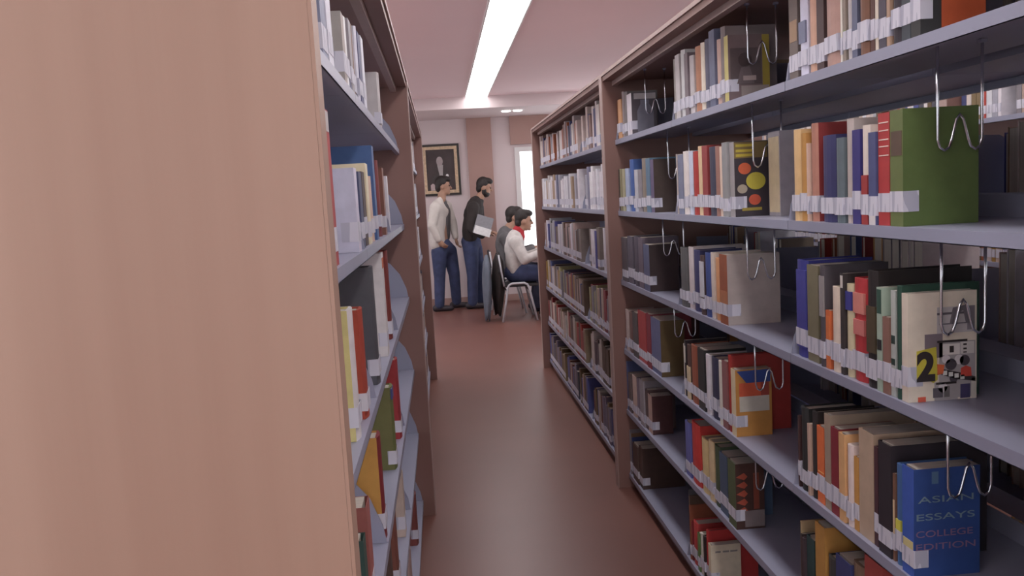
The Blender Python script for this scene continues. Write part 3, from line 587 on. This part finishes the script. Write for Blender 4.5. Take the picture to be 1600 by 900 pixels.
def hand(bm, wpos, d, up, side):
    """palm leaves the wrist along d; fingers curl towards -up; the thumb leaves the palm's side"""
    d = Vector(d).normalized(); up = Vector(up); up = (up - d * up.dot(d)).normalized(); s = d.cross(up) * side
    capsule(bm, wpos, wpos + d * .075, .024, .036, flat=up)
    for i, ln in enumerate((.066, .075, .07, .055)):
        b0 = wpos + d * .085 + s * (.027 - .018 * i); b1 = b0 + d * ln * .45 - up * .008; b2 = b1 + d * ln * .3 - up * .02; b3 = b2 + d * ln * .12 - up * .02
        capsule(bm, b0 - d * .01, b1, .0098, .009, seg=8); capsule(bm, b1, b2, .009, .0085, seg=8); capsule(bm, b2, b3, .0085, .0075, seg=8)
    t0 = wpos + d * .03 + s * .028; t1 = t0 + s * .024 + d * .028 - up * .006; t2 = t1 + d * .03 - up * .01
    capsule(bm, t0, t1, .0125, .0105, seg=8); capsule(bm, t1, t2, .0105, .009, seg=8)
def shoe(bm, ankle, fx=1):
    z = .0
    a = Vector((ankle.x - .055 * fx, ankle.y, .045)); b = Vector((ankle.x + .15 * fx, ankle.y, .036))
    capsule(bm, a, b, .044, .035); capsule(bm, Vector((ankle.x - .01, ankle.y, .07)), Vector((ankle.x - .01, ankle.y, .11)), .045, .045)
def person(label, J, top, bottom, tilt=0, top_name='jacket', beard=False, shirt=None, collar=None, bulk=1.0, flare=.0):
    """J: joints; every garment is grown around the same joints as the body"""
    def body(bm):
        head(bm, J['head'], tilt); capsule(bm, J['neck'], J['head'] + Vector((-.02, 0, -.05)), .058, .052)
        capsule(bm, J['hip'], J['chest'], .13, .135, flat=J.get('front', (1, 0, 0))); capsule(bm, J['chest'], J['neck'], .13, .06, flat=J.get('front', (1, 0, 0)))
        for s in 'ab':
            capsule(bm, J['chest'], J['sh' + s], .09, .055); capsule(bm, J['sh' + s], J['el' + s], .05, .04); capsule(bm, J['el' + s], J['wr' + s], .04, .026)
            hand(bm, J['wr' + s], J['hd' + s], J['hu' + s], 1 if s == 'a' else -1)
            capsule(bm, J['hip'], J['th' + s], .11, .085); capsule(bm, J['th' + s], J['kn' + s], .085, .056); capsule(bm, J['kn' + s], J['an' + s], .055, .038)
            a = J['an' + s]; capsule(bm, Vector((a.x - .02, a.y, .05)), Vector((a.x + .12, a.y, .035)), .035, .026)
            capsule(bm, J['an' + s], Vector((a.x - .02, a.y, .05)), .038, .035)
    o = blob('person', body, .008, SKIN, label=label, category='person')
    fr = J.get('front', (1, 0, 0)); fv = Vector(fr)
    off = Vector((-.03, -.03, 0)) if shirt else Vector((0, 0, 0))
    def jac(bm):
        k = bulk
        capsule(bm, J['hem'] + off, J['waist'] + off, .165 * k + flare, .165 * k, flat=fr); capsule(bm, J['waist'] + off, J['chest'] + off, .165 * k, .18 * k, flat=fr); capsule(bm, J['chest'] + off, J['neck'] + off + Vector((0, 0, -.05)), .175 * k, .085, flat=fr)
        for s in 'ab':
            capsule(bm, J['chest'], J['sh' + s], .11, .075); capsule(bm, J['sh' + s], J['el' + s], .073 * k, .06 * k); capsule(bm, J['el' + s], J['wr' + s] - (J['wr' + s] - J['el' + s]) * .06, .058 * k, .045 * k)
    blob(top_name, jac, .011, top, o, 5)
    if shirt:
        def shi(bm): capsule(bm, J['waist'] + Vector((.045, .05, -.04)), J['chest'] + Vector((.05, .05, 0)), .13, .13, flat=fr); capsule(bm, J['chest'] + Vector((.04, .04, 0)), J['neck'] + Vector((.015, .02, 0)), .12, .065, flat=fr)
        blob('shirt', shi, .011, shirt, o, 4)
    if collar:
        def colr(bm): capsule(bm, J['neck'] + Vector((0, 0, -.045)), J['neck'] + Vector((.006, 0, .02)), .085, .074)
        blob('collar', colr, .009, collar, o, 3)
    def tro(bm):
        for s in 'ab':
            capsule(bm, J['hip'], J['th' + s], .135, .105); capsule(bm, J['th' + s], J['kn' + s], .106, .078); capsule(bm, J['kn' + s], J['an' + s], .077, .066)
    blob('trousers', tro, .011, bottom, o, 5)
    for s in 'ab': blob('shoe', lambda bm: shoe(bm, J['an' + s]), .009, paint((50, 44, 46)), o, 3)
    Rt = Matrix.Rotation(tilt, 3, 'Y'); P = lambda x, y, z: J['head'] + Rt @ Vector((x, y, z))
    def hr(bm):
        ellipsoid(bm, P(-.03, 0, .045), (.092, .083, .096), tilt); ellipsoid(bm, P(.022, 0, .092), (.075, .068, .045), tilt); ellipsoid(bm, P(-.062, 0, -.02), (.05, .068, .065), tilt)
    blob('hair', hr, .008, HAIR, o, 3)
    if beard:
        def bd(bm): ellipsoid(bm, P(.026, 0, -.078), (.062, .06, .05), tilt); [ellipsoid(bm, P(.0, q * .055, -.05), (.03, .018, .05), tilt) for q in (-1, 1)]
        blob('beard', bd, .008, HAIR, o, 2)
    for q in (-1, 1):
        bm = bmesh.new(); bmesh.ops.create_uvsphere(bm, u_segments=10, v_segments=8, radius=.009); me = bpy.data.meshes.new('eye'); bm.to_mesh(me); bm.free()
        e = link('eye', me, HAIR, o); e.location = P(.079, q * .03, .008)
    return o
V = Vector
OFFW = mat('off_white_cotton', (.66, .62, .58), .85, noise=.08, scale=9); CHAR = mat('charcoal_cloth', (.035, .028, .027), .9, noise=.2, scale=9)
JEAN = mat('blue_denim', (.042, .056, .125), .85, noise=.25, scale=12); NAVY = mat('dark_navy_denim', (.05, .055, .10), .85, noise=.2, scale=12)
GREYC = mat('grey_cloth', (.12, .115, .12), .9, noise=.15, scale=9); REDC = mat('red_knit', (.42, .03, .04), .9); KNIT = mat('pale_knit', (.55, .52, .50), .9, noise=.14, scale=14)
BLUEC = mat('blue_grey_cloth', (.13, .15, .19), .85, noise=.15, scale=8)
def J1():
    Y = 11.2; p = lambda x, y, d=0: pw(x, y, Y) + V((0, d, 0))
    a = {'front': (1, -.35, 0)}
    a['head'] = p(693, 291); a['neck'] = p(690, 311); a['chest'] = p(688, 332); a['waist'] = p(688, 362); a['hem'] = p(688, 376); a['hip'] = p(691, 386)
    a['sha'] = p(680, 324, -.17); a['ela'] = p(675, 352, -.22); a['wra'] = p(686, 374, -.20); a['hda'] = (.6, .1, -.8); a['hua'] = (-.5, -.8, 0)
    a['shb'] = p(698, 322, .17); a['elb'] = p(708, 350, .2); a['wrb'] = p(712, 372, .14); a['hdb'] = (.2, -.1, -1); a['hub'] = (-.9, .2, 0)
    a['tha'] = p(686, 393, -.09); a['kna'] = p(687, 432, -.1); a['ana'] = V((p(687, 475).x, Y - .1, .09))
    a['thb'] = p(702, 393, .09); a['knb'] = p(710, 430, .1); a['anb'] = V((p(714, 475).x, Y + .16, .09))
    return a
person('standing person in an off-white jacket before the framed portrait', J1(), OFFW, JEAN, tilt=.08, shirt=GREYC, bulk=1.0, flare=.01)
def J2():
    Y = 11.25; p = lambda x, y, d=0: pw(x, y, Y) + V((0, d, 0))
    a = {'front': (1, 0, -.35)}
    a['head'] = p(757, 293); a['neck'] = p(748, 312); a['chest'] = p(741, 328); a['waist'] = p(735, 356); a['hem'] = p(735, 366); a['hip'] = p(736, 378)
    a['sha'] = p(739, 324, -.18); a['ela'] = p(735, 356, -.24); a['wra'] = p(752, 367, -.30); a['hda'] = (1, .1, .25); a['hua'] = (0, 0, 1)
    a['shb'] = p(748, 324, .17); a['elb'] = p(752, 356, .2); a['wrb'] = p(764, 366, .05); a['hdb'] = (.7, -.6, .2); a['hub'] = (0, 0, 1)
    a['tha'] = p(735, 388, -.09); a['kna'] = p(738, 428, -.1); a['ana'] = V((p(738, 470).x, Y - .1, .09))
    a['thb'] = p(742, 388, .09); a['knb'] = p(750, 428, .1); a['anb'] = V((p(752, 470).x, Y + .12, .09))
    return a
person('bearded person in a black top leaning forward with a grey folder', J2(), CHAR, JEAN, tilt=.25, top_name='sweater', beard=True, bulk=1.08)
# the grey folder in the hands
fo = empty('folder', pw(755, 353, 10.93), 'grey folder with white sheets held by the person in black', 'folder')
boxes('board', [(-.11, .11, -.006, .006, -.12, .13)], paint((120, 118, 126)), fo); boxes('sheet', [(-.10, .118, -.0085, -.0065, -.125, -.02)], paint((200, 196, 198)), fo)
fo.rotation_euler = (-.25, .35, 0)
def J3(Y, dx=0, dyp=0, lean=0):
    p = lambda x, y, d=0: pw(x + dx, y + dyp, Y) + V((0, d, 0))
    a = {'front': (1, 0, -.15)}
    a['head'] = p(819, 345); a['neck'] = p(809, 364); a['chest'] = p(804, 381); a['waist'] = p(803, 408); a['hem'] = p(804, 416); a['hip'] = V((p(806, 425).x, Y, .56))
    a['sha'] = p(803, 377, -.18); a['ela'] = p(816, 404, -.24); a['wra'] = V((p(846, 398).x, Y - .2, .80)); a['hda'] = (1, .2, -.05); a['hua'] = (0, 0, 1)
    a['shb'] = p(808, 377, .18); a['elb'] = p(822, 404, .24); a['wrb'] = V((p(850, 398).x, Y + .15, .80)); a['hdb'] = (1, -.2, -.05); a['hub'] = (0, 0, 1)
    hx = a['hip'].x
    for s, q in (('a', -1), ('b', 1)):
        a['th' + s] = V((hx + .06, Y + q * .09, .555)); a['kn' + s] = V((hx + .43, Y + q * .12, .52)); a['an' + s] = V((hx + .36, Y + q * .12, .09))
    return a
ZT = .755
j3 = J3(9.95)
person('seated person in a pale sweater with a red collar', j3, KNIT, JEAN, tilt=.12, top_name='sweater', collar=REDC, bulk=1.0)
j4 = J3(10.62, dx=-15, dyp=-6)
person('seated person in dark grey partly hidden behind the pale sweater', j4, GREYC, NAVY, tilt=.05, top_name='jacket', bulk=1.02)

# ------------------------------------------------------------------ chairs, table, coats, portrait
STEEL = mat('pale_grey_tube', (.52, .52, .56), .35, spec=.6); SEATM = mat('dark_seat', (.05, .045, .048), .6)
def chair(x, y, label):
    t = empty('chair', (x, y, 0), label, 'chair', 'chairs at the reading table')
    boxes('seat', [(-.2, .22, -.2, .2, .405, .435)], SEATM, t, .012)
    boxes('backrest', [(-.25, -.225, -.19, .19, .58, .80)], SEATM, t, .01)
    for s in (-1, 1):
        q = s * .225
        tube('leg_frame', [(-.23, q, .004), (-.17, q, .30), (-.155, q, .40), (-.135, q, .435), (-.10, q, .45), (.04, q, .45), (.075, q, .435), (.095, q, .40), (.115, q, .30), (.175, q, .004)], .013, STEEL, t, 10)
        tube('back_post', [(-.19, s * .19, .42), (-.215, s * .19, .6), (-.2375, s * .19, .79)], .011, STEEL, t)
    tube('crossbar', [(-.16, -.225, .36), (-.16, .225, .36)], .009, STEEL, t); tube('crossbar', [(.1, -.225, .36), (.1, .225, .36)], .009, STEEL, t)
    return t
chair(j3['hip'].x + .03, 9.95, 'grey tube-framed chair under the person in the pale sweater')
chair(j4['hip'].x + .03, 10.62, 'grey tube-framed chair under the person in dark grey')
tb = empty('table', (1.75, 10.25, 0), 'pale reading table behind the end of the right bookcase', 'table')
boxes('table_top', [(-.62, .75, -.75, .75, ZT - .03, ZT)], WHITE, tb, .006)
for sx in (-.5, .68):
    for sy in (-.68, .68): boxes('leg', [(sx - .02, sx + .02, sy - .02, sy + .02, 0, ZT - .03)], STEEL, tb)
cx = j3['hip'].x - .22
def coat(name, label, m, x0, w_, y0, zt, zb, ph):
    """a coat hung over the chair back: closed shell with folds"""
    bm = bmesh.new(); n = 28; rings = []
    for k in range(11):
        f = k / 10; z = zt + (zb - zt) * f; sp = (.42 + .58 * math.sin(math.pi * min(1, f * .85 + .12))) * (.45 if k == 0 else 1)
        ring = []
        for i in range(n):
            a = 2 * math.pi * i / n; r = 1 + .16 * math.sin(5 * a + ph + f * 3) * f + .05 * math.sin(9 * a + ph)
            ring.append(bm.verts.new((x0 + w_ * sp * r * math.cos(a) - .03 * f, y0 + .21 * sp * r * math.sin(a), z + .03 * math.sin(3 * a + ph) * f * f - (.03 * sp if k else 0))))
        rings.append(ring)
    for p, q in zip(rings, rings[1:]):
        for i in range(n): bm.faces.new((p[i], p[(i + 1) % n], q[(i + 1) % n], q[i])).smooth = True
    bm.faces.new(rings[0]); bm.faces.new(rings[-1][::-1]); bmesh.ops.recalc_face_normals(bm, faces=bm.faces)
    me = bpy.data.meshes.new(name); bm.to_mesh(me); bm.free(); return link(name, me, m, None, label=label, category='coat')
xa = pw(763, 450, 9.9).x; xb = pw(775, 450, 9.95).x
c1 = coat('coat', 'blue-grey coat hanging low over the chair back', BLUEC, xa, .055, 9.90, .79, .05, .4)
c2 = coat('coat', 'black coat hanging between the blue-grey coat and the chair', CHAR, xb + .045, .075, 10.0, .80, .09, 2.)
# portrait
A = pw(658, 227, YF); B = pw(719, 304, YF); px0, px1, pz0, pz1 = A.x - .02, B.x + .02, B.z, A.z
pt = empty('framed_portrait', ((px0 + px1) / 2, YF - .001, pz0), 'dark portrait in a black and gold frame on the far wall', 'picture')
W2 = (px1 - px0) / 2; HH = pz1 - pz0
def ring(nm, o, i, y0, y1, m): boxes(nm, [(-W2 + o, -W2 + i, y0, y1, o, HH - o), (W2 - i, W2 - o, y0, y1, o, HH - o), (-W2 + i, W2 - i, y0, y1, o, i), (-W2 + i, W2 - i, y0, y1, HH - i, HH - o)], m, pt)
ring('outer_frame', 0, .03, -.035, 0, BLACK); ring('inner_frame', .03, .072, -.028, 0, GOLD)
cv = boxes('canvas', [(-W2 + .072, W2 - .072, -.012, 0, .072, HH - .072)], mat('dark_canvas', (.05, .035, .036), .5, noise=.3, scale=5), pt)
def cp(pts, c, l): prism('painted_shape', [(x, z) for x, z in pts], 'y', -.012 - .001 * l, -.012, paint(c), cv)
oval = lambda x, z, a, b: [(x + a * math.cos(k * math.pi / 10), z + b * math.sin(k * math.pi / 10)) for k in range(20)]
cp([(-.14, .09), (-.12, .26), (-.04, .32), (.08, .32), (.13, .24), (.15, .09)], (62, 52, 56), 1)
cp([(-.045, .42), (.035, .42), (.02, .22), (-.01, .22)], (150, 142, 145), 2); cp(oval(-.01, .47, .045, .065), (150, 138, 138), 3); cp(oval(.085, .27, .02, .022), (225, 220, 222), 3); cp([(-.15, .075), (-.15, .15), (-.12, .17), (-.09, .15), (-.09, .075)], (165, 152, 150), 2)
